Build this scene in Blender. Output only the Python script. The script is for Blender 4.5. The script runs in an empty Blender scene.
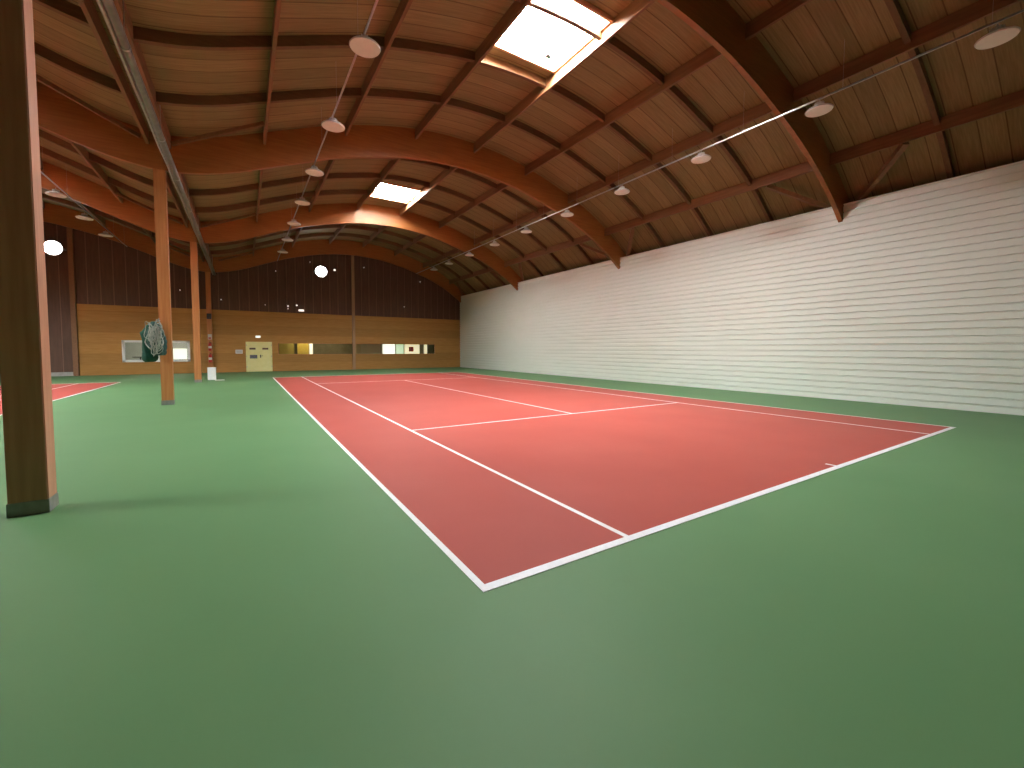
import bpy, bmesh, math, random
from mathutils import Vector, Matrix

random.seed(7)
S = bpy.context.scene
COL = S.collection

# ------------------------------------------------------------------ camera
cam_d = bpy.data.cameras.new('camera')
cam = bpy.data.objects.new('camera', cam_d)
COL.objects.link(cam)
YAW, PITCH, ROLL = 0.56458, -0.048437, 0.002377
fw = Vector((math.sin(YAW)*math.cos(PITCH), math.cos(YAW)*math.cos(PITCH), math.sin(PITCH)))
rt = Vector((math.cos(YAW), -math.sin(YAW), 0))
up = rt.cross(fw)
r2 = math.cos(ROLL)*rt + math.sin(ROLL)*up
u2 = -math.sin(ROLL)*rt + math.cos(ROLL)*up
M3 = Matrix((r2, u2, -fw)).transposed()
cam.matrix_world = Matrix.Translation((-1.2748, -2.3693, 1.5781)) @ M3.to_4x4()
cam_d.sensor_width = 36
cam_d.lens = 421.21*36/1024
cam_d.shift_x = 0.00106
cam_d.shift_y = -0.0142
cam_d.clip_start = 0.05
cam_d.clip_end = 300
S.camera = cam

# ------------------------------------------------------------------ world, exposure
S.view_settings.view_transform = 'Standard'
S.view_settings.look = 'None'
S.view_settings.gamma = 1
S.view_settings.exposure = 0.0
S.view_settings.use_curve_mapping = False
W = bpy.data.worlds.new('world')
S.world = W
W.use_nodes = True
wn = W.node_tree.nodes
wn['Background'].inputs[0].default_value = (0.75, 0.87, 1.0, 1)
wn['Background'].inputs[1].default_value = 1.0

PANE_RIGHT = 200.0     # daylight through the skylight panes, right hall
PANE_LEFT = 138.0
PANE_COL = (0.93, 0.97, 1.0)

# ------------------------------------------------------------------ materials
def mat(name, col, rough=0.6, col2=None, scale=(1, 1, 1), nscale=4.0, detail=4, metal=0.0, bump=0.0,
        emit=None, estr=0.0, spec=0.5, rmin=0.35, rmax=0.65, coord='Object'):
    m = bpy.data.materials.new(name)
    m.use_nodes = True
    nt = m.node_tree
    b = nt.nodes['Principled BSDF']
    b.inputs['Base Color'].default_value = (*col, 1)
    b.inputs['Roughness'].default_value = rough
    b.inputs['Metallic'].default_value = metal
    b.inputs['Specular IOR Level'].default_value = spec
    if emit:
        b.inputs['Emission Color'].default_value = (*emit, 1)
        b.inputs['Emission Strength'].default_value = estr
    tc = nt.nodes.new('ShaderNodeTexCoord')
    mp = nt.nodes.new('ShaderNodeMapping')
    mp.inputs['Scale'].default_value = scale
    nt.links.new(tc.outputs[coord], mp.inputs[0])
    nz = nt.nodes.new('ShaderNodeTexNoise')
    nz.inputs['Scale'].default_value = nscale
    nz.inputs['Detail'].default_value = detail
    nt.links.new(mp.outputs[0], nz.inputs['Vector'])
    if col2:
        cr = nt.nodes.new('ShaderNodeValToRGB')
        cr.color_ramp.elements[0].position = rmin
        cr.color_ramp.elements[1].position = rmax
        cr.color_ramp.elements[0].color = (*col, 1)
        cr.color_ramp.elements[1].color = (*col2, 1)
        nt.links.new(nz.outputs[0], cr.inputs[0])
        nt.links.new(cr.outputs[0], b.inputs['Base Color'])
    if bump:
        bp = nt.nodes.new('ShaderNodeBump')
        bp.inputs['Strength'].default_value = bump
        bp.inputs['Distance'].default_value = 0.01
        nt.links.new(nz.outputs[0], bp.inputs['Height'])
        nt.links.new(bp.outputs[0], b.inputs['Normal'])
    return m

def board_mat(name, col, col2, axis, pitch, seam, fine=None, rough=0.7, seamw=0.06, spec=0.3, grain=(1, 1, 1)):
    """boards of a given pitch along one axis: dark joints, each board a little different"""
    m = mat(name, col, rough, col2, grain, 3.0, 5, spec=spec)
    nt = m.node_tree
    b = nt.nodes['Principled BSDF']
    src = b.inputs['Base Color'].links[0].from_socket
    tc = nt.nodes.new('ShaderNodeTexCoord')
    sp = nt.nodes.new('ShaderNodeSeparateXYZ')
    nt.links.new(tc.outputs['Object'], sp.inputs[0])
    dv = nt.nodes.new('ShaderNodeMath'); dv.operation = 'DIVIDE'
    dv.inputs[1].default_value = pitch
    nt.links.new(sp.outputs['XYZ'.index(axis)], dv.inputs[0])
    fr = nt.nodes.new('ShaderNodeMath'); fr.operation = 'FRACT'
    nt.links.new(dv.outputs[0], fr.inputs[0])
    ls = nt.nodes.new('ShaderNodeMath'); ls.operation = 'LESS_THAN'
    ls.inputs[1].default_value = seamw
    nt.links.new(fr.outputs[0], ls.inputs[0])
    fl = nt.nodes.new('ShaderNodeMath'); fl.operation = 'FLOOR'
    nt.links.new(dv.outputs[0], fl.inputs[0])
    wnz = nt.nodes.new('ShaderNodeTexWhiteNoise'); wnz.noise_dimensions = '1D'
    nt.links.new(fl.outputs[0], wnz.inputs['W'])
    mr = nt.nodes.new('ShaderNodeMapRange')
    mr.inputs['To Min'].default_value = 0.86; mr.inputs['To Max'].default_value = 1.1
    nt.links.new(wnz.outputs['Value'], mr.inputs['Value'])
    mx = nt.nodes.new('ShaderNodeMix'); mx.data_type = 'RGBA'; mx.blend_type = 'MULTIPLY'
    mx.inputs[0].default_value = 1
    nt.links.new(src, mx.inputs[6]); nt.links.new(mr.outputs[0], mx.inputs[7])
    m2 = nt.nodes.new('ShaderNodeMix'); m2.data_type = 'RGBA'
    nt.links.new(ls.outputs[0], m2.inputs[0])
    nt.links.new(mx.outputs[2], m2.inputs[6])
    m2.inputs[7].default_value = (*seam, 1)
    nt.links.new(m2.outputs[2], b.inputs['Base Color'])
    return m

M = {}
M['floor'] = mat('green_acrylic', (0.092, 0.198, 0.083), 0.55, (0.104, 0.214, 0.093), (1, 1, 1), 0.45, 6, bump=0.04, spec=0.17)
M['court'] = mat('red_acrylic', (0.345, 0.066, 0.050), 0.52, (0.370, 0.076, 0.058), (1, 1, 1), 0.6, 6, bump=0.04, spec=0.10)
M['line'] = mat('white_line_paint', (0.80, 0.80, 0.80), 0.5, (0.74, 0.74, 0.74), nscale=20)
M['glulam'] = mat('orange_glulam', (0.30, 0.108, 0.026), 0.45, (0.37, 0.140, 0.037), (0.6, 3, 9), 2.5, 5, spec=0.45)
M['glulam_col'] = mat('column_glulam', (0.44, 0.175, 0.055), 0.45, (0.52, 0.225, 0.080), (9, 9, 0.5), 2.0, 5, spec=0.4)
M['purlin'] = mat('purlin_timber', (0.185, 0.092, 0.040), 0.6, (0.24, 0.120, 0.053), (8, 0.6, 8), 2.0, 5)
M['rafter'] = mat('rafter_timber', (0.14, 0.072, 0.030), 0.7, (0.18, 0.095, 0.042), (0.6, 8, 8), 2.0, 5)
M['deck'] = board_mat('roof_deck_panels', (0.235, 0.168, 0.072), (0.30, 0.215, 0.098), 'Y', 0.462, (0.13, 0.08, 0.035), seamw=0.05, grain=(0.4, 10, 1))
M['end_low'] = board_mat('golden_wall_panels', (0.38, 0.195, 0.050), (0.43, 0.225, 0.065), 'Z', 0.62, (0.345, 0.175, 0.046), seamw=0.04, grain=(0.5, 1, 4))
M['end_up'] = mat('dark_brown_boards', (0.088, 0.045, 0.028), 0.6, (0.115, 0.058, 0.036), (5, 1, 0.5), 2.0, 5)
M['batten'] = mat('board_edge', (0.20, 0.11, 0.07), 0.6)
M['clad'] = mat('cream_metal_cladding', (0.86, 0.895, 0.80), 0.42, (0.885, 0.915, 0.83), (1, 0.4, 1), 1.2, 3, spec=0.5)
M['near_column_timber'] = mat('near_column_glulam', (0.46, 0.215, 0.125), 0.5, (0.55, 0.28, 0.17), (9, 9, 0.5), 2.0, 5, spec=0.4)  # less saturated timber for the column nearest the camera
M['shoe'] = mat('grey_metal_shoe', (0.22, 0.22, 0.20), 0.5, (0.28, 0.28, 0.26), metal=0.3, nscale=12)
M['galv'] = mat('galvanised_steel', (0.42, 0.42, 0.42), 0.32, (0.55, 0.55, 0.55), (1, 1, 1), 9, 3, metal=0.85)
M['pipe'] = mat('dull_grey_steel', (0.17, 0.165, 0.15), 0.30, (0.24, 0.23, 0.21), (1, 1, 1), 7, 3, metal=0.35)
M['lamp_lens'] = mat('lamp_diffuser', (0.84, 0.82, 0.76), 0.5, (0.88, 0.86, 0.80), nscale=6)
M['lamp_body'] = mat('lamp_housing', (0.52, 0.50, 0.46), 0.4, (0.58, 0.56, 0.52), nscale=6)
M['white'] = mat('white_paint', (0.78, 0.78, 0.74), 0.5, (0.82, 0.82, 0.78), nscale=8)
M['cream'] = mat('cream_door_paint', (0.86, 0.78, 0.34), 0.45, (0.90, 0.82, 0.38), nscale=5)
M['placard'] = mat('brown_placard', (0.10, 0.05, 0.03), 0.5)
M['placard_d'] = mat('slate_placard', (0.06, 0.06, 0.08), 0.5, (0.16, 0.16, 0.18), nscale=14)
M['black'] = mat('black_plastic', (0.02, 0.02, 0.02), 0.5)
M['red'] = mat('red_enamel', (0.45, 0.03, 0.02), 0.35, (0.50, 0.04, 0.03), nscale=6)
M['bag'] = mat('dark_green_canvas', (0.002, 0.050, 0.028), 0.8, (0.004, 0.078, 0.046), nscale=10, bump=0.4)
M['netting'] = mat('grey_green_netting', (0.30, 0.34, 0.30), 0.8, (0.46, 0.48, 0.42), nscale=12)
M['netting_d'] = mat('dark_netting', (0.02, 0.060, 0.052), 0.9, (0.05, 0.115, 0.10), nscale=14, bump=0.5)
M['ply_y'] = mat('yellow_wall_paint', (0.62, 0.42, 0.05), 0.6, (0.66, 0.46, 0.07), nscale=3)
M['olive_y'] = mat('yellowish_olive_paint', (0.38, 0.28, 0.04), 0.6, (0.42, 0.31, 0.06), nscale=3)
M['post'] = mat('light_brown_post', (0.34, 0.20, 0.10), 0.6, (0.40, 0.24, 0.13), (8, 8, 0.6), 2.0, 4)
M['olive'] = mat('olive_wall_paint', (0.17, 0.13, 0.05), 0.6, (0.20, 0.16, 0.07), nscale=3)
M['tan'] = mat('tan_wall_paint', (0.42, 0.30, 0.12), 0.6, (0.46, 0.33, 0.14), nscale=3)
M['grey_room'] = mat('pale_room_paint', (0.55, 0.55, 0.52), 0.6, (0.6, 0.6, 0.57), nscale=3)
M['dark'] = mat('dark_furniture', (0.05, 0.045, 0.045), 0.6, (0.08, 0.07, 0.07), nscale=5)
M['concrete'] = mat('grey_concrete', (0.34, 0.33, 0.30), 0.8, (0.40, 0.39, 0.36), nscale=6)
M['outer'] = mat('back_lining', (0.10, 0.075, 0.05), 0.8, (0.13, 0.1, 0.07), nscale=2)
M['curb'] = mat('skylight_curb_timber', (0.55, 0.30, 0.15), 0.6, (0.60, 0.34, 0.18), nscale=4)
def emat(name, col, s):
    return mat(name, (0.8, 0.8, 0.8), 0.5, emit=col, estr=s)
M['pane_r'] = emat('sky_lit_pane', PANE_COL, PANE_RIGHT)
M['pane_r2'] = emat('sky_lit_pane_dimmed', PANE_COL, PANE_RIGHT*0.62)  # same sky, emission dimmed to soften the glow on the third arch
M['pane_l'] = emat('sky_lit_pane_left_hall', PANE_COL, PANE_LEFT)
M['flood'] = emat('flood_lamp_glow', (1.0, 0.97, 1.0), 30)
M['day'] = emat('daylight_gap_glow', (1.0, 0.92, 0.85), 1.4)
M['exit'] = emat('exit_lamp_glow', (1.0, 1.0, 0.9), 1.1)
M['win_day'] = emat('daylit_far_window', (1.0, 0.97, 0.85), 1.3)
M['win_green'] = emat('daylit_far_window_garden', (0.62, 0.85, 0.55), 0.9)
M['win_cream'] = emat('lit_cream_blind', (1.0, 0.88, 0.55), 0.95)
gl = bpy.data.materials.new('window_glass'); gl.use_nodes = True
nt = gl.node_tree; nt.nodes.clear()
o_ = nt.nodes.new('ShaderNodeOutputMaterial'); t_ = nt.nodes.new('ShaderNodeBsdfTransparent')
g_ = nt.nodes.new('ShaderNodeBsdfGlossy'); g_.inputs['Roughness'].default_value = 0.03
x_ = nt.nodes.new('ShaderNodeMixShader'); f_ = nt.nodes.new('ShaderNodeFresnel'); f_.inputs[0].default_value = 1.45
t_.inputs[0].default_value = (0.93, 0.95, 0.93, 1)
nt.links.new(f_.outputs[0], x_.inputs[0]); nt.links.new(t_.outputs[0], x_.inputs[1]); nt.links.new(g_.outputs[0], x_.inputs[2])
nt.links.new(x_.outputs[0], o_.inputs[0])
M['glass'] = gl

# ------------------------------------------------------------------ mesh helpers
class MB:
    def __init__(s): s.v = []; s.f = []
    def add(s, vs, fs):
        n = len(s.v); s.v += [tuple(v) for v in vs]; s.f += [tuple(n+i for i in f) for f in fs]; return s
    def box(s, x0, x1, y0, y1, z0, z1):
        vs = [(x, y, z) for x in (x0, x1) for y in (y0, y1) for z in (z0, z1)]
        return s.add(vs, [(0,1,3,2),(4,6,7,5),(0,4,5,1),(2,3,7,6),(0,2,6,4),(1,5,7,3)])
    def bar(s, a, b, w, h, upv=(0, 0, 1)):
        a = Vector(a); b = Vector(b); d = (b-a).normalized(); u = Vector(upv)
        r = d.cross(u).normalized(); u = r.cross(d)
        vs = [p+r*i*w/2+u*j*h/2 for p in (a, b) for i in (-1, 1) for j in (-1, 1)]
        return s.add(vs, [(0,1,3,2),(4,6,7,5),(0,4,5,1),(2,3,7,6),(0,2,6,4),(1,5,7,3)])
    def tube(s, pts, r, n=8, closed=False):
        pts = [Vector(p) for p in pts]; base = len(s.v); N = len(pts)
        for i, p in enumerate(pts):
            a = pts[(i-1) % N] if closed or i > 0 else p
            b = pts[(i+1) % N] if closed or i < N-1 else p
            d = (b-a).normalized()
            q = Vector((0, 0, 1)) if abs(d.z) < 0.9 else Vector((1, 0, 0))
            u = d.cross(q).normalized(); w = u.cross(d)
            rr = r[i] if isinstance(r, (list, tuple)) else r
            for k in range(n):
                t = 2*math.pi*k/n
                s.v.append(tuple(p+u*math.cos(t)*rr+w*math.sin(t)*rr))
        for i in range(N if closed else N-1):
            for k in range(n):
                a0 = base+i*n+k; a1 = base+i*n+(k+1) % n
                j = (i+1) % N
                b0 = base+j*n+k; b1 = base+j*n+(k+1) % n
                s.f.append((a0, a1, b1, b0))
        if not closed:
            s.f.append(tuple(base+k for k in range(n))[::-1])
            s.f.append(tuple(base+(N-1)*n+k for k in range(n)))
        return s
    def lathe(s, prof, n=32, c=(0, 0, 0)):
        return s.tube_z([(r, z) for r, z in prof], n, c)
    def tube_z(s, prof, n, c):
        base = len(s.v)
        for r, z in prof:
            for k in range(n):
                t = 2*math.pi*k/n
                s.v.append((c[0]+r*math.cos(t), c[1]+r*math.sin(t), c[2]+z))
        for i in range(len(prof)-1):
            for k in range(n):
                s.f.append((base+i*n+k, base+i*n+(k+1) % n, base+(i+1)*n+(k+1) % n, base+(i+1)*n+k))
        s.f.append(tuple(base+k for k in range(n))[::-1])
        s.f.append(tuple(base+(len(prof)-1)*n+k for k in range(n)))
        return s
    def sweep_y(s, poly, y0, y1):
        """closed polygon in xz pushed from y0 to y1"""
        n = len(poly); base = len(s.v)
        for y in (y0, y1):
            for x, z in poly: s.v.append((x, y, z))
        for i in range(n):
            j = (i+1) % n
            s.f.append((base+i, base+j, base+n+j, base+n+i))
        return s
    def build(s, name, m, parent=None, smooth=False, bevel=0, origin=None):
        me = bpy.data.meshes.new(name)
        o = Vector(origin) if origin else Vector((0, 0, 0))
        me.from_pydata([tuple(Vector(v)-o) for v in s.v], [], s.f)
        bm = bmesh.new(); bm.from_mesh(me)
        bmesh.ops.recalc_face_normals(bm, faces=bm.faces)
        if bevel:
            bmesh.ops.bevel(bm, geom=list(bm.edges), offset=bevel, segments=2, affect='EDGES', clamp_overlap=True)
        bm.to_mesh(me); bm.free()
        if smooth:
            for p in me.polygons: p.use_smooth = True
        me.materials.append(M[m] if isinstance(m, str) else m)
        ob = bpy.data.objects.new(name, me)
        COL.objects.link(ob)
        if parent is not None: ob.parent = parent
        ob.location = o
        return ob

def tag(o, label, cat, group=None):
    o['label'] = label; o['category'] = cat
    if group: o['group'] = group
    return o
def struct(o):
    o['kind'] = 'structure'; return o
def empty(name, loc, label, cat, group=None):
    o = bpy.data.objects.new(name, None); o.location = loc
    o.empty_display_size = 0.2
    COL.objects.link(o)
    return tag(o, label, cat, group)
def copy_tree(o, parent=None):
    c = o.copy(); COL.objects.link(c)
    if parent is not None: c.parent = parent
    for ch in [x for x in bpy.data.objects if x.parent == o]:
        copy_tree(ch, c)
    return c
ORD = ['first', 'second', 'third', 'fourth', 'fifth', 'sixth', 'seventh', 'eighth', 'ninth', 'tenth']

PDV = 0.36
# ------------------------------------------------------------------ hall dimensions
XM = -3.05                      # line of the columns between the two halls
XW = 14.607                     # face of the white wall
XO = 15.35                      # outer wall behind it
HW = 6.085                      # top of the white wall
Y0, SP = 3.334, 9.234
YA = [Y0+0.04+SP*i for i in range(4)]
YEND = 31.24
YBACK = -5.9
AT = 0.12                       # arch thickness
PROF = [(-3.05,6.42),(-2.2,6.52),(-1.5,6.70),(-0.8,6.95),(0.5,7.46),(1.5,7.83),(2.8,8.17),(4.0,8.41),(5.4,8.53),(6.8,8.50),
        (8.2,8.33),(9.3,8.08),(10.2,7.82),(11.5,7.38),(12.7,6.84),(13.7,6.25),(14.3,5.82),(14.6,5.58),(15.4,4.95)]
def zb(x):
    if x < XM: x = 2*XM-x
    x = min(x, 15.4)
    P = PROF
    for i in range(len(P)-1):
        if x <= P[i+1][0]: break
    def sl(k):
        if k == 0: return 0.0
        if k == len(P)-1: return (P[k][1]-P[k-1][1])/(P[k][0]-P[k-1][0])
        return (P[k+1][1]-P[k-1][1])/(P[k+1][0]-P[k-1][0])
    h = P[i+1][0]-P[i][0]; t = (x-P[i][0])/h
    return ((2*t**3-3*t**2+1)*P[i][1]+(t**3-2*t**2+t)*h*sl(i)+(-2*t**3+3*t**2)*P[i+1][1]+(t**3-t**2)*h*sl(i+1))
def zt(x):
    d = abs(x-XM)
    return zb(x)+1.05-0.10*max(0, 1-d/2.0)
def fr(a, b, n): return [a+(b-a)*i/n for i in range(n+1)]

# ------------------------------------------------------------------ floor and court
struct(MB().box(2*XM-XO, XO, YBACK, 36.5, -0.2, 0.0).build('floor', 'floor'))

def court(x0, sgn, label):
    """x0: the doubles side line nearest the columns; sgn: direction away from them"""
    t = empty('tennis_court', (x0, 0, 0), label, 'tennis court')
    def X(a, b): 
        p, q = x0+sgn*a, x0+sgn*b
        return min(p, q)-x0, max(p, q)-x0
    def rect(name, m, a, b, y0, y1, z):
        u, v = X(a, b)
        return MB().box(u, v, y0, y1, 0.0005, z).build(name, m, t)
    AL = 1.388; Wd = 10.97; L = 23.77
    rect('court_surface', 'court', 0.0, Wd, -0.03, L, 0.002)
    for a in (0, Wd-0.05): rect('side_line', 'line', a, a+0.05, -0.03, L, 0.004)
    for a in (AL, Wd-AL-0.05): rect('singles_line', 'line', a, a+0.05, 0, L, 0.0042)
    rect('baseline', 'line', 0, Wd, -0.03, 0.045, 0.0045)
    rect('baseline', 'line', 0, Wd, L-0.075, L, 0.0045)
    for y in (5.485, 18.285): rect('service_line', 'line', AL, Wd-AL, y-0.025, y+0.025, 0.0045)
    rect('centre_line', 'line', Wd/2-0.025, Wd/2+0.025, 5.485, 18.285, 0.0047)
    for y in (0.045, L-0.195): rect('centre_mark', 'line', Wd/2-0.025, Wd/2+0.025, y, y+0.12, 0.0047)
court(0, 1, 'red tennis court with white lines beside the white clad wall')
court(-6.11, -1, 'red tennis court beyond the timber columns in the left hall')

# ------------------------------------------------------------------ white wall
def clad():
    mb = MB()
    pitch = HW/31
    prof = []
    for i in range(31):
        z = i*pitch
        prof += [(XW, z), (XW, z+pitch*0.74), (XW+0.045, z+pitch*0.80), (XW+0.045, z+pitch*0.94)]
    prof.append((XW, HW))
    prof += [(XW+0.12, HW), (XW+0.12, 0)]
    mb.sweep_y(prof, YBACK, 31.0)
    return mb
w = struct(clad().build('wall_right', 'clad'))
struct(MB().box(XW-0.012, XW+0.13, YBACK, 31.0, HW, HW+0.03).build('trim_1', 'clad'))
# structure behind the cladding
struct(MB().box(XO, XO+0.15, YBACK, YEND, 0, zt(XO)+0.1).build('wall_outer_right', 'outer'))
struct(MB().box(2*XM-XO-0.15, 2*XM-XO, YBACK, YEND, 0, zt(XO)+0.1).build('wall_left', 'end_up'))

# ------------------------------------------------------------------ end wall
SW = (0.72, 12.32, 1.14, 1.97)       # strip window
LW = (-7.37, -4.15, 0.74, 2.05)      # left window
ZS = 4.08
XL = 2*XM-XO
def end_lower():
    mb = MB(); y0, y1 = 31.0, 31.16
    a = -9.30
    xs = sorted([a, LW[0], LW[1], SW[0], SW[1], XO])
    for i in range(5):
        x0, x1 = xs[i], xs[i+1]
        hole = LW if i == 1 else SW if i == 3 else None
        if hole:
            mb.box(x0, x1, y0, y1, 0, hole[2]); mb.box(x0, x1, y0, y1, hole[3], ZS)
        else:
            mb.box(x0, x1, y0, y1, 0, ZS)
    return mb
struct(end_lower().build('wall_far', 'end_low'))
def upper(x0, x1, zlow, y0, y1):
    mb = MB()
    n = max(2, int((x1-x0)/0.55)); xs = fr(x0, x1, n)
    for i in range(n):
        a, b = xs[i], xs[i+1]
        za, zb_ = zt(a)+0.02, zt(b)+0.02
        g = 0.012
        vs = [(a+g, y0, zlow), (b-g, y0, zlow), (b-g, y0, zb_), (a+g, y0, za),
              (a+g, y1, zlow), (b-g, y1, zlow), (b-g, y1, zb_), (a+g, y1, za)]
        mb.add(vs, [(0,1,2,3),(4,7,6,5),(0,4,5,1),(1,5,6,2),(2,6,7,3),(3,7,4,0)])
        vs = [(a-g, y0+0.03, zlow), (a+g, y0+0.03, zlow), (a+g, y0+0.03, za), (a-g, y0+0.03, za),
              (a-g, y1, zlow), (a+g, y1, zlow), (a+g, y1, za), (a-g, y1, za)]
        mb.add(vs, [(0,1,2,3),(4,7,6,5),(0,4,5,1),(1,5,6,2),(2,6,7,3),(3,7,4,0)])
    return mb
uw = struct(upper(-9.30, XO, ZS, 31.03, 31.2).build('wall_far_upper', 'end_up'))
bt = MB()
for x in fr(-9.30, XO, int((XO+9.30)/0.55)):
    bt.box(x-0.018, x+0.018, 31.012, 31.03, ZS, zt(x))
bt.build('batten_strips', 'batten', uw)
lb = struct(upper(XL, -9.30, 0.22, 31.03, 31.2).build('wall_far_left', 'end_up'))
bt = MB()
for x in fr(XL, -9.30, int((-9.30-XL)/0.55)):
    bt.box(x-0.018, x+0.018, 31.012, 31.03, 0.22, zt(x))
bt.build('batten_strips', 'batten', lb)
struct(MB().box(XL, -9.30, 30.97, 31.2, 0, 0.22).build('baseboard_far', 'concrete'))
# daylight through knot holes of the boards
from math import cos, sin
for (x, z, r) in [(1.40,4.55,.055),(1.95,4.62,.06),(4.5,7.35,.075),(6.6,7.75,.035),(2.86,7.75,.03),(11.05,7.05,.04),(0.70,6.9,.03),
                  (-2.45,4.75,.04),(0.02,4.55,.025),(9.7,4.95,.03),(-4.55,5.2,.03),(1.4,4.36,.03)]:
    pts = [(x+r*cos(2*math.pi*k/9)*(0.8+0.4*random.random()), 31.01, z+r*sin(2*math.pi*k/9)*(0.8+0.5*random.random())) for k in range(9)]
    mb = MB(); mb.add(pts, [tuple(range(9))]); mb.add([(a, 31.025, c) for a, b, c in pts], [tuple(range(9))])
    mb.build('daylight_gap', 'day', uw)
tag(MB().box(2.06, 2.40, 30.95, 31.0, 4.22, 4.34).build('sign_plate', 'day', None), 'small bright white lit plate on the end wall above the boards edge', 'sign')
# posts on the end wall
tag(MB().box(5.66, 5.86, 30.86, 30.995, 0, zb(5.7)).build('wall_post', 'post', bevel=0.01), 'thin brown timber post on the end wall between the strip windows', 'post')
tag(MB().box(-9.42, -9.20, 30.80, 30.965, 0, zb(-9.3)).build('wall_post', 'purlin', bevel=0.01), 'brown timber post at the left edge of the golden end wall', 'post')

# back wall behind the camera
struct(upper(XL, XO, 0, YBACK-0.15, YBACK).build('wall_back', 'end_up'))

# strip window and left window
def window(nm, r, mull, fm, fw_, depth=0.10, pref='glass'):
    x0, x1, z0, z1 = r
    o = struct(MB().box(x0, x1, 31.07, 31.08, z0, z1).build(nm, pref))
    mb = MB()
    mb.box(x0-fw_*0.0, x0+fw_, 30.985, 31.12, z0, z1); mb.box(x1-fw_, x1, 30.985, 31.12, z0, z1)
    mb.box(x0, x1, 30.985, 31.12, z0, z0+fw_); mb.box(x0, x1, 30.985, 31.12, z1-fw_, z1)
    for x in mull: mb.box(x-fw_/2, x+fw_/2, 30.99, 31.11, z0, z1)
    mb.build('window_frame', fm, o)
    return o
window('window_1', LW, [-5.75], 'white', 0.13)
window('window_2', SW, [5.80], 'glulam_col', 0.035)

# rooms behind the windows
def room(nm, x0, x1, yb, zc, m, mf='concrete'):
    mb = MB()
    mb.box(x0-0.1, x1+0.1, yb, yb+0.1, 0, zc); mb.box(x0-0.1, x0, 31.2, yb, 0, zc); mb.box(x1, x1+0.1, 31.2, yb, 0, zc)
    mb.box(x0-0.1, x1+0.1, 31.2, yb+0.1, zc, zc+0.1)
    return struct(mb.build(nm, m))
room('wall_club_room', -9.2, -2.0, 35.5, 2.8, 'grey_room')
room('wall_corridor', -0.2, 13.6, 33.0, 2.6, 'olive')
def plate(name, m, x0, x1, z0, z1, y, label, cat):
    return tag(MB().box(x0, x1, y-0.03, y, z0, z1).build(name, m, bevel=0.004), label, cat)
# objects seen in the corridor behind the strip window
YP = 32.0
plate('wall_panel', 'ply_y', 2.03, 2.78, 0.4, 2.4, YP, 'bright yellow panel standing behind the strip window near the door', 'panel')
plate('wall_panel', 'olive_y', 0.85, 1.82, 0.4, 2.4, YP, 'yellowish olive panel at the left end behind the strip window', 'panel')
plate('wall_panel', 'tan', 6.0, 8.0, 0.4, 2.4, YP, 'tan panel behind the strip window just right of the thin post', 'panel')
def lit(x0, x1, m, label):
    o = empty('interior_window', ((x0+x1)/2, YP, 0.9), label, 'window')
    hw = (x1-x0)/2
    MB().box(-hw+0.04, hw-0.04, -0.02, 0.0, 0.1, 1.5).build('pane', m, o)
    f = MB(); f.box(-hw, -hw+0.04, -0.05, 0.02, 0.06, 1.54); f.box(hw-0.04, hw, -0.05, 0.02, 0.06, 1.54)
    f.box(-hw, hw, -0.05, 0.02, 0.06, 0.1); f.box(-hw, hw, -0.05, 0.02, 1.5, 1.54)
    f.build('frame', 'white', o)
lit(8.15, 9.25, 'win_day', 'brightest white daylit window seen through the strip window')
lit(9.26, 9.95, 'win_green', 'greenish daylit window seen through the strip window beside the white one')
lit(9.96, 11.32, 'win_cream', 'wide cream lit blind seen through the right end of the strip window')
lit(11.66, 12.00, 'win_cream', 'narrow cream lit pane at the far right behind the strip window')
lit(2.80, 3.06, 'win_cream', 'narrow cream lit pane beside the yellow panel behind the strip window')
plate('poster', 'red', 10.35, 10.75, 1.35, 1.75, YP-0.08, 'small red poster hanging before the cream blind behind the strip window', 'poster')
# club room furniture behind the left window
def interior():
    t = empty('screen', (-4.85, 33.0, 0.0), 'bright white screen on a stand behind the right half of the left window', 'screen')
    MB().box(-0.36, 0.36, -0.03, 0.03, 0.85, 1.55).build('panel', 'win_day', t, bevel=0.005)
    MB().box(-0.03, 0.03, -0.03, 0.03, 0.03, 0.85).build('stand', 'dark', t)
    MB().box(-0.25, 0.25, -0.2, 0.2, 0.0, 0.03).build('foot', 'dark', t)
    t = empty('sofa', (-4.3, 34.0, 0), 'dark sofa behind the right half of the left window', 'sofa')
    MB().box(-0.9, 0.9, -0.4, 0.4, 0.1, 0.5).build('seat', 'dark', t, bevel=0.05)
    MB().box(-0.9, 0.9, 0.25, 0.45, 0.4, 1.05).build('backrest', 'dark', t, bevel=0.05)
    for s in (-1, 1): MB().box(s*0.9-0.1, s*0.9+0.1, -0.4, 0.4, 0.1, 0.75).build('armrest', 'dark', t, bevel=0.05)
    t = tag(MB().box(-4.2, -3.5, 35.40, 35.48, 1.35, 2.0).build('poster', 'red', bevel=0.01), 'red poster on the room wall behind the left window', 'poster')
    t = empty('cafe_table', (-6.9, 33.2, 0), 'small dark round table behind the left half of the left window', 'table')
    MB().lathe([(0.38, 0.98), (0.40, 1.0), (0.38, 1.03)], 24).build('tabletop', 'dark', t)
    MB().lathe([(0.03, 0.02), (0.03, 0.98)], 10).build('leg', 'dark', t)
    MB().lathe([(0.22, 0.0), (0.2, 0.02)], 20).build('base', 'dark', t)
interior()
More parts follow.
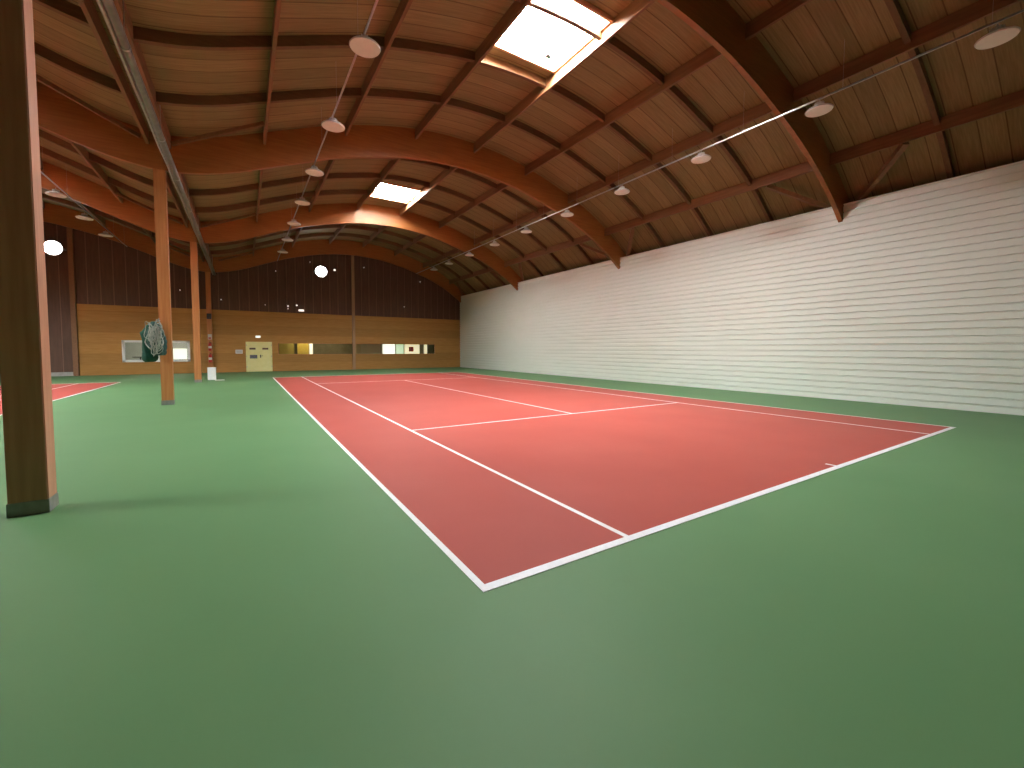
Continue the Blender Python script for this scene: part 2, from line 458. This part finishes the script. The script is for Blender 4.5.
for nm, x, y, z, e, sx in [('room_fill_light', -5.6, 33.3, 2.7, 100, 2.5), ('corridor_fill_light', 3.5, 31.6, 2.5, 60, 4.0)]:  # unseen fill lights, added to brighten the rooms behind the windows
    l = bpy.data.lights.new(nm, 'AREA'); l.shape = 'RECTANGLE'; l.size = sx; l.size_y = 0.4; l.energy = e; l.color = (1, 0.93, 0.8)
    lo = bpy.data.objects.new(nm, l); lo.location = (x, y, z); COL.objects.link(lo)

# door
def door():
    o = struct(MB().box(-1.17, 0.37, 30.955, 30.998, 0.0, 2.03).build('door_1', 'cream'))
    for s, (a, b) in enumerate(((-1.13, -0.42), (-0.385, 0.33))):
        lf = MB().box(a, b, 30.925, 30.955, 0.02, 1.99).build('door_leaf', 'cream', o, bevel=0.006)
        MB().box(a+0.17, a+0.52, 30.915, 30.925, 1.50, 1.62).build('placard', 'placard', lf)
        for zz in (0.3, 1.0, 1.75):
            xh = a if s == 0 else b
            MB().box(xh-0.015, xh+0.015, 30.915, 30.93, zz, zz+0.1).build('hinge', 'galv', lf)
    MB().box(-0.95, -0.52, 30.912, 30.925, 0.90, 1.14).build('notice', 'placard_d', o)
    h = MB(); h.box(-0.36, -0.30, 30.905, 30.925, 0.95, 1.15); h.tube([(-0.33, 30.92, 1.08), (-0.33, 30.86, 1.08), (-0.18, 30.86, 1.08)], 0.012)
    h.build('handle', 'black', o)
door()
ex = empty('emergency_light', (-0.45, 30.93, 2.36), 'small glowing white emergency light above the cream double door', 'emergency light')
MB().box(-0.15, 0.15, 0.02, 0.07, -0.07, 0.09).build('housing', 'white', ex, bevel=0.006)
MB().box(-0.13, 0.13, 0.0, 0.02, -0.05, 0.07).build('lens', 'exit', ex, bevel=0.004)
nb = empty('notice_board', (-1.55, 30.975, 1.36), 'small white notice plate on golden wall left of the cream door', 'notice')
MB().box(-0.20, 0.20, 0.0, 0.02, -0.13, 0.13).build('plate', 'white', nb, bevel=0.004)
MB().box(-0.16, 0.16, -0.004, 0.0, -0.09, 0.09).build('paper', 'grey_room', nb)

# ------------------------------------------------------------------ roof deck with skylight openings
SKY = [(4.22, 6.42, 5.30, 7.50, 'r'), (4.22, 6.42, 18.3, 20.4, 'r2'),
       (-12.52, -10.32, 5.30, 7.50, 'l'), (-12.52, -10.32, 12.9, 14.9, 'l'), (-12.52, -10.32, 18.35, 20.6, 'l')]
xs = set()
for a in fr(XM, XO, 44): xs.add(round(a, 4)); xs.add(round(2*XM-a, 4))
for k in SKY: xs.add(k[0]); xs.add(k[1])
xs = sorted(xs); xs = [x for i, x in enumerate(xs) if i == 0 or x-xs[i-1] > 1e-3]
ys = sorted({YBACK, 36.0 if False else YEND} | {k[2] for k in SKY} | {k[3] for k in SKY})
def deck():
    mb = MB(); T = 0.16
    def hole(x, y): return any(k[0] < x < k[1] and k[2] < y < k[3] for k in SKY)
    for i in range(len(xs)-1):
        for j in range(len(ys)-1):
            a, b, c, d = xs[i], xs[i+1], ys[j], ys[j+1]
            if hole((a+b)/2, (c+d)/2): continue
            za, zb_ = zt(a), zt(b)
            mb.add([(a,c,za),(b,c,zb_),(b,d,zb_),(a,d,za)], [(0,3,2,1)])
            mb.add([(a,c,za+T),(b,c,zb_+T),(b,d,zb_+T),(a,d,za+T)], [(0,1,2,3)])
            for (p, q, h) in (((a,c),(b,c),hole((a+b)/2,c-0.1) or j == 0), ((a,d),(b,d),hole((a+b)/2,d+0.1) or j == len(ys)-2),
                              ((a,c),(a,d),hole(a-0.05,(c+d)/2) or i == 0), ((b,c),(b,d),hole(b+0.05,(c+d)/2) or i == len(xs)-2)):
                if h:
                    mb.add([(p[0],p[1],zt(p[0])),(q[0],q[1],zt(q[0])),(q[0],q[1],zt(q[0])+T),(p[0],p[1],zt(p[0])+T)], [(0,1,2,3)])
    return mb
dk = deck()
me_obj = dk.build('ceiling', 'deck'); struct(me_obj)

sky_names = ['white skylight of the right hall nearest the camera', 'white skylight of the right hall just before the third arch',
             'skylight of the left hall nearest the camera',
             'skylight of the left hall just behind its second arch', 'skylight of the left hall just before its third arch']
for i, (a, b, c, d, h) in enumerate(SKY):
    xc, yc = (a+b)/2, (c+d)/2
    zc = max(zt(a), zt(b), zt(xc))+0.22
    t = empty('skylight', (xc, yc, zc), sky_names[i], 'skylight')
    hx, hy = (b-a)/2, (d-c)/2
    f = MB(); e = 0.05
    zl = min(zt(a), zt(b))-zc+0.0
    q = 0.02
    f.box(-hx-e, -hx+q, -hy-e, hy+e, zl, 0.02); f.box(hx-q, hx+e, -hy-e, hy+e, zl, 0.02)
    f.box(-hx+q, hx-q, -hy-e, -hy+q, zl, 0.02); f.box(-hx+q, hx-q, hy-q, hy+e, zl, 0.02)
    f.build('curb', 'curb', t)
    MB().box(-hx-e, hx+e, -hy-e, hy+e, 0.022, 0.05).build('pane', {'r': 'pane_r', 'r2': 'pane_r2', 'l': 'pane_l'}[h], t)
    if i == 0:
        # opener chain and actuator
        g = MB(); g.tube([(0.55, 0.25, 0.0), (0.50, 0.32, -0.10), (0.56, 0.36, -0.18), (0.50, 0.46, -0.26), (0.54, 0.60, -0.30)], 0.018)
        g.box(0.45, 0.62, 0.56, 0.70, -0.34, -0.24)
        g.build('opener', 'galv', t)

# ------------------------------------------------------------------ arches
BAYS = ['in front of the first arch', 'between the first and second arches', 'between the second and third arches', 'between the third arch and the end wall']
def arch_mesh(x0, x1, y, th=AT, low=zb, high=None, n=70):
    high = high or (lambda x: zt(x)-0.004)
    mb = MB(); X = fr(x0, x1, n)
    poly = [(x, low(x)) for x in X]+[(x, high(x)) for x in reversed(X)]
    N = len(X)
    vs = []
    for yy in (y, y+th):
        vs += [(x, yy, low(x)) for x in X]+[(x, yy, high(x)) for x in X]
    fs = []
    for i in range(N-1):
        fs += [(i, i+1, N+i+1, N+i), (2*N+i, 3*N+i, 3*N+i+1, 2*N+i+1), (i, 2*N+i, 2*N+i+1, i+1), (N+i, N+i+1, 3*N+i+1, 3*N+i)]
    fs += [(0, N, 3*N, 2*N), (N-1, 3*N-1, 4*N-1, 2*N-1)]
    mb.add(vs, fs)
    return mb
arch_end = XO-0.02
for i, y in enumerate(YA):
    yy = y if i < 3 else 30.78
    o = arch_mesh(XM, arch_end, yy).build('arched_beam', 'glulam')
    tag(o, 'curved orange laminated arch over the right court, %s from the camera%s' % (ORD[i], ', against end wall' if i == 3 else ''), 'arch')
    if i > 0:
        o = arch_mesh(2*XM-arch_end, XM-0.002, yy).build('arched_beam', 'glulam')
        tag(o, 'curved orange laminated arch over the left hall, meeting the %s column' % ORD[i], 'arch')

# ------------------------------------------------------------------ purlins
PX = [13.55, 11.25, 8.90, 6.50, 4.14, 1.74, -0.60, -2.86]
PD = 0.36
def purlin(x, ya, yb, w=0.07):
    s = -1 if x < 5.4 else 1
    z1 = min(zt(x-w/2), zt(x+w/2))-0.004
    z0 = zt(x)-PD
    return MB().box(x-w/2, x+w/2, ya, yb, z0, z1).build('roof_purlin', 'purlin')
for bi in range(4):
    ya = YBACK if bi == 0 else YA[bi-1]+AT
    yb = YA[bi] if bi < 3 else 30.78
    for k, x in enumerate(PX):
        where = 'nearest the white wall' if k == 0 else ('beside the columns' if k == 7 else '%s from the white wall' % ORD[k])
        tag(purlin(x, ya, yb), 'brown timber purlin %s %s' % (where, BAYS[bi]), 'purlin')
    if bi > 0:
        for k, x in enumerate([-3.32, -5.50, -7.84, -10.24, -12.6]):
            x_ = x
            tag(purlin(x_, ya, yb), 'brown left hall purlin %s from the columns %s' % (ORD[k], BAYS[bi]), 'purlin')

# ------------------------------------------------------------------ rafters across the purlins
for bi in range(4):
    base = (YA[bi-1] if bi else YA[0]-SP)
    for k in (1, 2, 3):
        y = base+SP*k/4+0.02
        if bi == 3 and k == 3: y -= 0.1
        far = ['before the first arch' if bi == 0 else 'beyond the %s arch' % ORD[bi-1]][0]
        kk = ORD[3-k] if bi == 0 else ORD[k-1]
        if bi > 0 or k > 1:
            tag(arch_mesh(XM+0.2, arch_end, y-0.06, 0.11, lambda x: zt(x)-0.225, None, 50).build('roof_rafter', 'rafter'),
                'thin dark curved rafter over right court, %s %s' % (kk, far), 'rafter')
        if bi > 0:
            tag(arch_mesh(2*XM-arch_end, XM-0.27, y-0.06, 0.11, lambda x: zt(x)-0.225, None, 50).build('roof_rafter', 'rafter'),
                'thin dark curved rafter over left hall, %s %s' % (kk, far), 'rafter')

# ------------------------------------------------------------------ braces
def brace(a, b, label, w=0.15, h=0.12):
    tag(MB().bar(a, b, w, h).build('roof_brace', 'purlin'), label, 'brace')
for i, y in enumerate(YA):
    yc = y+AT/2
    for s, nm in ((-1, 'near'), (1, 'far')):
        if i == 3 and s == 1: continue
        brace((13.60, yc+s*1.75, zt(13.6)-0.33), (14.98, yc+s*0.18, zt(14.98)-0.33),
              'diagonal timber brace at the white wall on the %s side of the %s arch' % (nm, ORD[i]))
        if i > 0 or s == 1:
            brace((-0.66, yc+s*1.35, zt(-0.66)-0.30), (-2.80, yc+s*0.16, zt(-2.80)-0.26),
                  'diagonal timber brace right of the columns on the %s side of the %s arch' % (nm, ORD[i]), 0.07, 0.10)
        if i > 0:
            brace((-5.44, yc+s*1.35, zt(-5.44)-0.30), (-3.46, yc+s*0.16, zt(-3.46)-0.26),
                  'diagonal timber brace left of the columns on the %s side of the %s arch' % (nm, ORD[i]), 0.07, 0.10)

# ------------------------------------------------------------------ columns
def column(i, y):
    x0, x1 = (-3.165, -2.895) if i == 0 else (-3.235, -2.975)
    t = empty('timber_column', ((x0+x1)/2, y+0.1, 0), ['thick timber column at the left edge, nearest the camera, dark on its front',
        'orange timber column with green bag and netting hung on it', 'orange timber column standing just left of the white box',
        'farthest timber column, against end wall, holding fire extinguishers'][i], 'column')
    h = zb(XM)+0.03
    w = (x1-x0)/2
    MB().box(-w, w, -0.1, 0.12, 0.005, h).build('shaft', 'near_column_timber' if i == 0 else 'glulam_col', t, bevel=0.008)
    MB().box(-w-0.006, w+0.006, -0.108, 0.128, 0, 0.13).build('metal_shoe', 'shoe', t, bevel=0.003)
    return t
for i, y in enumerate(YA):
    column(i, y if i < 3 else 30.78)

# ------------------------------------------------------------------ cable tray under the valley
tray = empty('metal_pipes', (-2.76, 13.0, 6.30), 'two grey metal pipes running side by side along the column tops', 'pipe')
ya, yb = YBACK-13+0.01, 30.7-13
def run(xo, zo, r, wob):
    n = 90; mb = MB()
    pts = [(xo+wob*math.sin(k*0.9), ya+(yb-ya)*k/n, zo+wob*math.sin(k*0.63)) for k in range(n+1)]
    mb.tube(pts, r, 14)
    return mb
run(0.025, 0.0, 0.068, 0.002).build('large_pipe', 'pipe', tray, smooth=True)
run(-0.068, -0.012, 0.028, 0.006).build('thin_pipe', 'galv', tray, smooth=True)
for y in YA:
    for dy in (-2.6, 0.02, 3.2):
        yy = y+dy-13+0.07
        if yy > yb-0.3: continue
        mb = MB().tube([(0.025, yy-0.02, 0), (0.025, yy+0.02, 0)], 0.074, 14)
        mb.box(0.018, 0.032, yy-0.015, yy+0.015, 0.06, (zb(-2.74) if dy == 0.02 else zt(-2.86)-PDV)-6.30)
        mb.build('pipe_clamp', 'galv', tray)

# ------------------------------------------------------------------ lamp rails and lamps
def rail(x, ya, yb, z, label, px):
    t = empty('lamp_rail', (x, (ya+yb)/2, z), label, 'lamp rail')
    h = (yb-ya)/2
    mb = MB(); mb.box(-0.016, 0.016, -h, h, -0.004, 0.0); mb.box(-0.016, -0.013, -h, h, 0, 0.03); mb.box(0.013, 0.016, -h, h, 0, 0.03)
    mb.build('channel', 'galv', t)
    y = ya+1.0
    while y < yb:
        if all(abs(y-(q+0.1)) > 0.4 for q in YA):
            MB().tube([(0, y-(ya+yb)/2, 0.0), (0, y-(ya+yb)/2, zt(x)-z-0.01)], 0.002, 6).build('suspension_wire', 'galv', t)
        y += 2.31
RZ = 7.61
rail(10.60, YBACK, 30.7, RZ, 'long metal lamp rail hung below the purlin near the white wall', 11.24)
rail(0.80, YBACK, 30.7, 7.54, 'long metal lamp rail hung over the court side near the columns', 1.72)
rail(-6.90, YA[1]+0.3, 30.7, 7.48, 'metal lamp rail seen beneath the arches of the left hall', -7.80)

def lamp(x, y, z, label, group, first=None, zr=7.55):
    if first:
        t = copy_tree(first)
        t.location = (x, y, z); t['label'] = label; t['group'] = group
        return t
    t = empty('high_bay_lamp', (x, y, z), label, 'lamp', group)
    MB().lathe([(0.275, 0.0), (0.285, 0.012), (0.27, 0.03), (0.16, 0.095), (0.10, 0.115), (0.085, 0.12)], 40).build('shade', 'lamp_body', t, smooth=False)
    MB().lathe([(0.27, -0.012), (0.268, 0.001)], 40).build('diffuser', 'lamp_lens', t)
    g = MB().lathe([(0.075, 0.118), (0.075, 0.19), (0.055, 0.20)], 20)
    for k in range(10):
        a = 2*math.pi*k/10
        g.bar((0.07*cos(a), 0.07*sin(a), 0.155), (0.10*cos(a), 0.10*sin(a), 0.155), 0.008, 0.07)
    g.build('driver_housing', 'lamp_body', t)
    MB().tube([(0, 0, 0.19), (0, 0, 0.262)], 0.010, 8).build('hanger', 'galv', t)
    return t
L0 = None
def kz(x, k): return 1.578+k*(x+1.275)
BY = [-0.35, 2.5, 5.61, 8.78, 11.9, 15.0, 18.1, 21.2, 24.25, 26.9]
for i, y in enumerate(BY):
    z = 7.345 if i else 7.32
    lb_ = 'round pale high-bay lamp, %s from the camera in the row near the white wall' % ORD[i]
    o = lamp(10.60, y, z, lb_, 'high-bay lamps near the white wall', L0)
    L0 = L0 or o
AY = [6.1, 9.47, 12.84-0.0, 16.2, 19.5, 22.9, 26.2]
for i, y in enumerate(AY):
    lamp(0.80, y, 7.275, 'round pale high-bay lamp, %s from the camera in the row nearer the columns' % ORD[i], 'high-bay lamps near the columns', L0)
for i, y in enumerate([19.9, 23.2, 26.5]):
    lamp(-6.97, y, 7.19, 'round pale high-bay lamp over the left hall, %s' % ['closest to camera', 'middle of the three', 'farthest from camera'][i], 'high-bay lamps of the left hall', L0)

# ------------------------------------------------------------------ floodlights on the end wall
def flood(x, z, label):
    t = empty('floodlight', (x, 30.97, z), label, 'floodlight')
    def disc(name, prof, m):
        mb = MB().lathe(prof, 32)
        mb.v = [(a, -c, b) for a, b, c in mb.v]
        return mb.build(name, m, t)
    disc('housing', [(0.12, 0.06), (0.28, 0.18), (0.39, 0.34), (0.39, 0.40), (0.37, 0.40)], 'lamp_body')
    disc('lens', [(0.365, 0.395), (0.36, 0.415)], 'flood')
    g = MB(); g.bar((-0.41, -0.30, 0), (-0.41, 0.0, 0.0), 0.03, 0.06); g.bar((0.41, -0.30, 0), (0.41, 0.0, 0), 0.03, 0.06); g.bar((-0.42, 0.0, 0), (0.42, 0.0, 0), 0.03, 0.06)
    g.build('bracket', 'galv', t)
flood(3.52, 7.08, 'glaring round floodlight on the end wall above the right court')
flood(-9.93, 7.02, 'glaring round floodlight on the end wall of the left hall')

# ------------------------------------------------------------------ bag and netting on the second column
bx, by = -3.47, YA[1]+0.12
bag = empty('canvas_bag', (bx, by, 1.2), 'dark green canvas bag hanging on the left side of second column', 'bag')
mb = MB(); n = 26; prof = []
H = 1.02
for i in range(19):
    t = i/18; z = t*H
    r = 0.165*(0.55+0.45*min(1, t/0.08)) if t < 0.08 else 0.165*(1-0.18*math.sin(t*math.pi*1.1)**2) if t < 0.78 else 0.165*(0.86-0.9*(t-0.78)/0.22*0.8)
    prof.append((r, z))
b0 = len(mb.v)
for r, z in prof:
    for k in range(n):
        a = 2*math.pi*k/n
        rr = r*(1+0.10*math.sin(3*a+z*4)+0.05*math.sin(7*a+z*9)+0.04*math.sin(2*a-z*13))
        mb.v.append((rr*cos(a)*1.12, rr*sin(a)*0.72, z))
for i in range(len(prof)-1):
    for k in range(n): mb.f.append((i*n+k, i*n+(k+1) % n, (i+1)*n+(k+1) % n, (i+1)*n+k))
mb.f.append(tuple(range(n))[::-1]); mb.f.append(tuple((len(prof)-1)*n+k for k in range(n)))
mb.build('bag_body', 'bag', bag, smooth=True)
MB().tube([(-0.02, 0, 1.0), (0.02, 0.0, 1.06), (0.12, -0.02, 1.10), (0.25, -0.05, 1.12)], 0.012, 8).build('cord', 'netting', bag)

net = empty('bundled_net', (-3.26, YA[1]-0.135, 1.32), 'tangled grey green net bundle hung on the front of second column', 'net')
# folded core of the net
mb = MB(); NU, NV = 28, 18
for i in range(NV+1):
    t = i/NV; z = 0.06+t*0.92
    r = 0.04+0.155*math.sin(math.pi*min(1, (t*0.92+0.08)))**0.7
    for k in range(NU):
        a = 2*math.pi*k/NU
        rr = r*(1+0.16*math.sin(5*a+8*t)+0.12*math.sin(9*a-11*t)+0.10*math.sin(3*a+17*t))
        mb.v.append((rr*cos(a)*0.95+0.04-0.10*t, rr*sin(a)*0.50, z))
for i in range(NV):
    for k in range(NU): mb.f.append((i*NU+k, i*NU+(k+1) % NU, (i+1)*NU+(k+1) % NU, (i+1)*NU+k))
mb.f.append(tuple(range(NU))[::-1]); mb.f.append(tuple(NV*NU+k for k in range(NU)))
mb.build('folded_net', 'netting_d', net, smooth=True)
mb = MB(); rnd = random.Random(3)
for s in range(17):
    a0 = rnd.uniform(-0.3, 0.3); cz = rnd.uniform(0.30, 0.74); cx = rnd.uniform(-0.13, 0.15)+0.10*(0.55-cz)
    rx = rnd.uniform(0.02, 0.09); rz = rnd.uniform(0.16, 0.36); ph = rnd.uniform(0, 6.28)
    pts = []
    for k in range(22):
        t = 2*math.pi*k/22
        x = cx+rx*cos(t+a0)+0.025*cos(3*t+ph); z = cz+rz*sin(t)+0.03*sin(2*t+ph)
        y = -0.115-0.05*rnd.random()-0.03*sin(2*t+ph)
        pts.append((x-0.04, y, min(max(z, 0.0), 1.02)))
    mb.tube(pts, rnd.uniform(0.007, 0.014), 5, closed=True)
mb.build('net_cords', 'netting', net)
MB().tube([(0.05, 0.14, 1.02), (0.05, 0.02, 1.02), (0.05, 0.0, 1.07)], 0.012, 8).build('hook', 'galv', net)

# ------------------------------------------------------------------ things by the far columns
wb = empty('white_box', (-2.66, 23.5, 0), 'white upright box on the floor beside the third column', 'box')
MB().box(-0.17, 0.17, -0.15, 0.15, 0.0, 0.58).build('body', 'white', wb, bevel=0.012)
MB().box(-0.18, 0.18, -0.16, 0.16, 0.58, 0.62).build('lid', 'white', wb, bevel=0.008)
tag(MB().add([(-2.52,22.75,0.002),(-2.12,22.85,0.002),(-2.14,23.28,0.002),(-2.50,23.30,0.002),(-2.52,22.75,0.012),(-2.12,22.85,0.012),(-2.14,23.28,0.012),(-2.50,23.30,0.012)],
    [(0,3,2,1),(4,5,6,7),(0,1,5,4),(1,2,6,5),(2,3,7,6),(3,0,4,7)]).build('floor_mat', 'white'), 'flat white sheet lying on green floor before the white box', 'sheet')

def extinguisher(x, y, z, s, label):
    t = empty('fire_extinguisher', (x, y, z), label, 'fire extinguisher')
    MB().lathe([(0.06*s, 0), (0.085*s, 0.02*s), (0.085*s, 0.42*s), (0.07*s, 0.48*s), (0.03*s, 0.52*s)], 20).build('cylinder', 'red', t, smooth=False)
    MB().lathe([(0.086*s, 0.16*s), (0.086*s, 0.30*s)], 20).build('paper_label', 'white', t)
    g = MB(); g.box(-0.02*s, 0.02*s, -0.06*s, 0.04*s, 0.52*s, 0.57*s); g.box(-0.015*s, 0.015*s, -0.10*s, 0.02*s, 0.58*s, 0.60*s)
    g.build('valve', 'black', t)
    MB().tube([(0.0, -0.05*s, 0.55*s), (0.10*s, -0.06*s, 0.50*s), (0.12*s, -0.04*s, 0.30*s), (0.11*s, 0.0, 0.12*s)], 0.012*s, 6).build('hose', 'black', t)
    MB().box(-0.03*s, 0.03*s, 0.08*s, 0.115*s, 0.25*s, 0.45*s).build('wall_hook', 'galv', t)
extinguisher(-3.10, 30.66, 0.68, 1.05, 'lower red fire extinguisher on the farthest column')
extinguisher(-3.10, 30.66, 1.42, 1.0, 'upper red fire extinguisher on the farthest column')
sg = empty('safety_sign', (-3.10, 30.77, 2.2), 'pale safety sign above the extinguishers on the farthest column', 'sign')
MB().box(-0.10, 0.10, -0.01, 0.0, -0.05, 0.28).build('plate', 'lamp_body', sg)
MB().box(-0.07, 0.07, -0.014, -0.01, -0.02, 0.08).build('red_field', 'red', sg)
sp = empty('loudspeaker', (-3.10, 30.70, 3.45), 'small black loudspeaker box high on the farthest column', 'loudspeaker')
MB().box(-0.12, 0.12, -0.10, 0.06, 0.0, 0.34).build('cabinet', 'black', sp, bevel=0.01)
MB().box(-0.10, 0.10, -0.108, -0.10, 0.03, 0.31).build('grille', 'dark', sp)
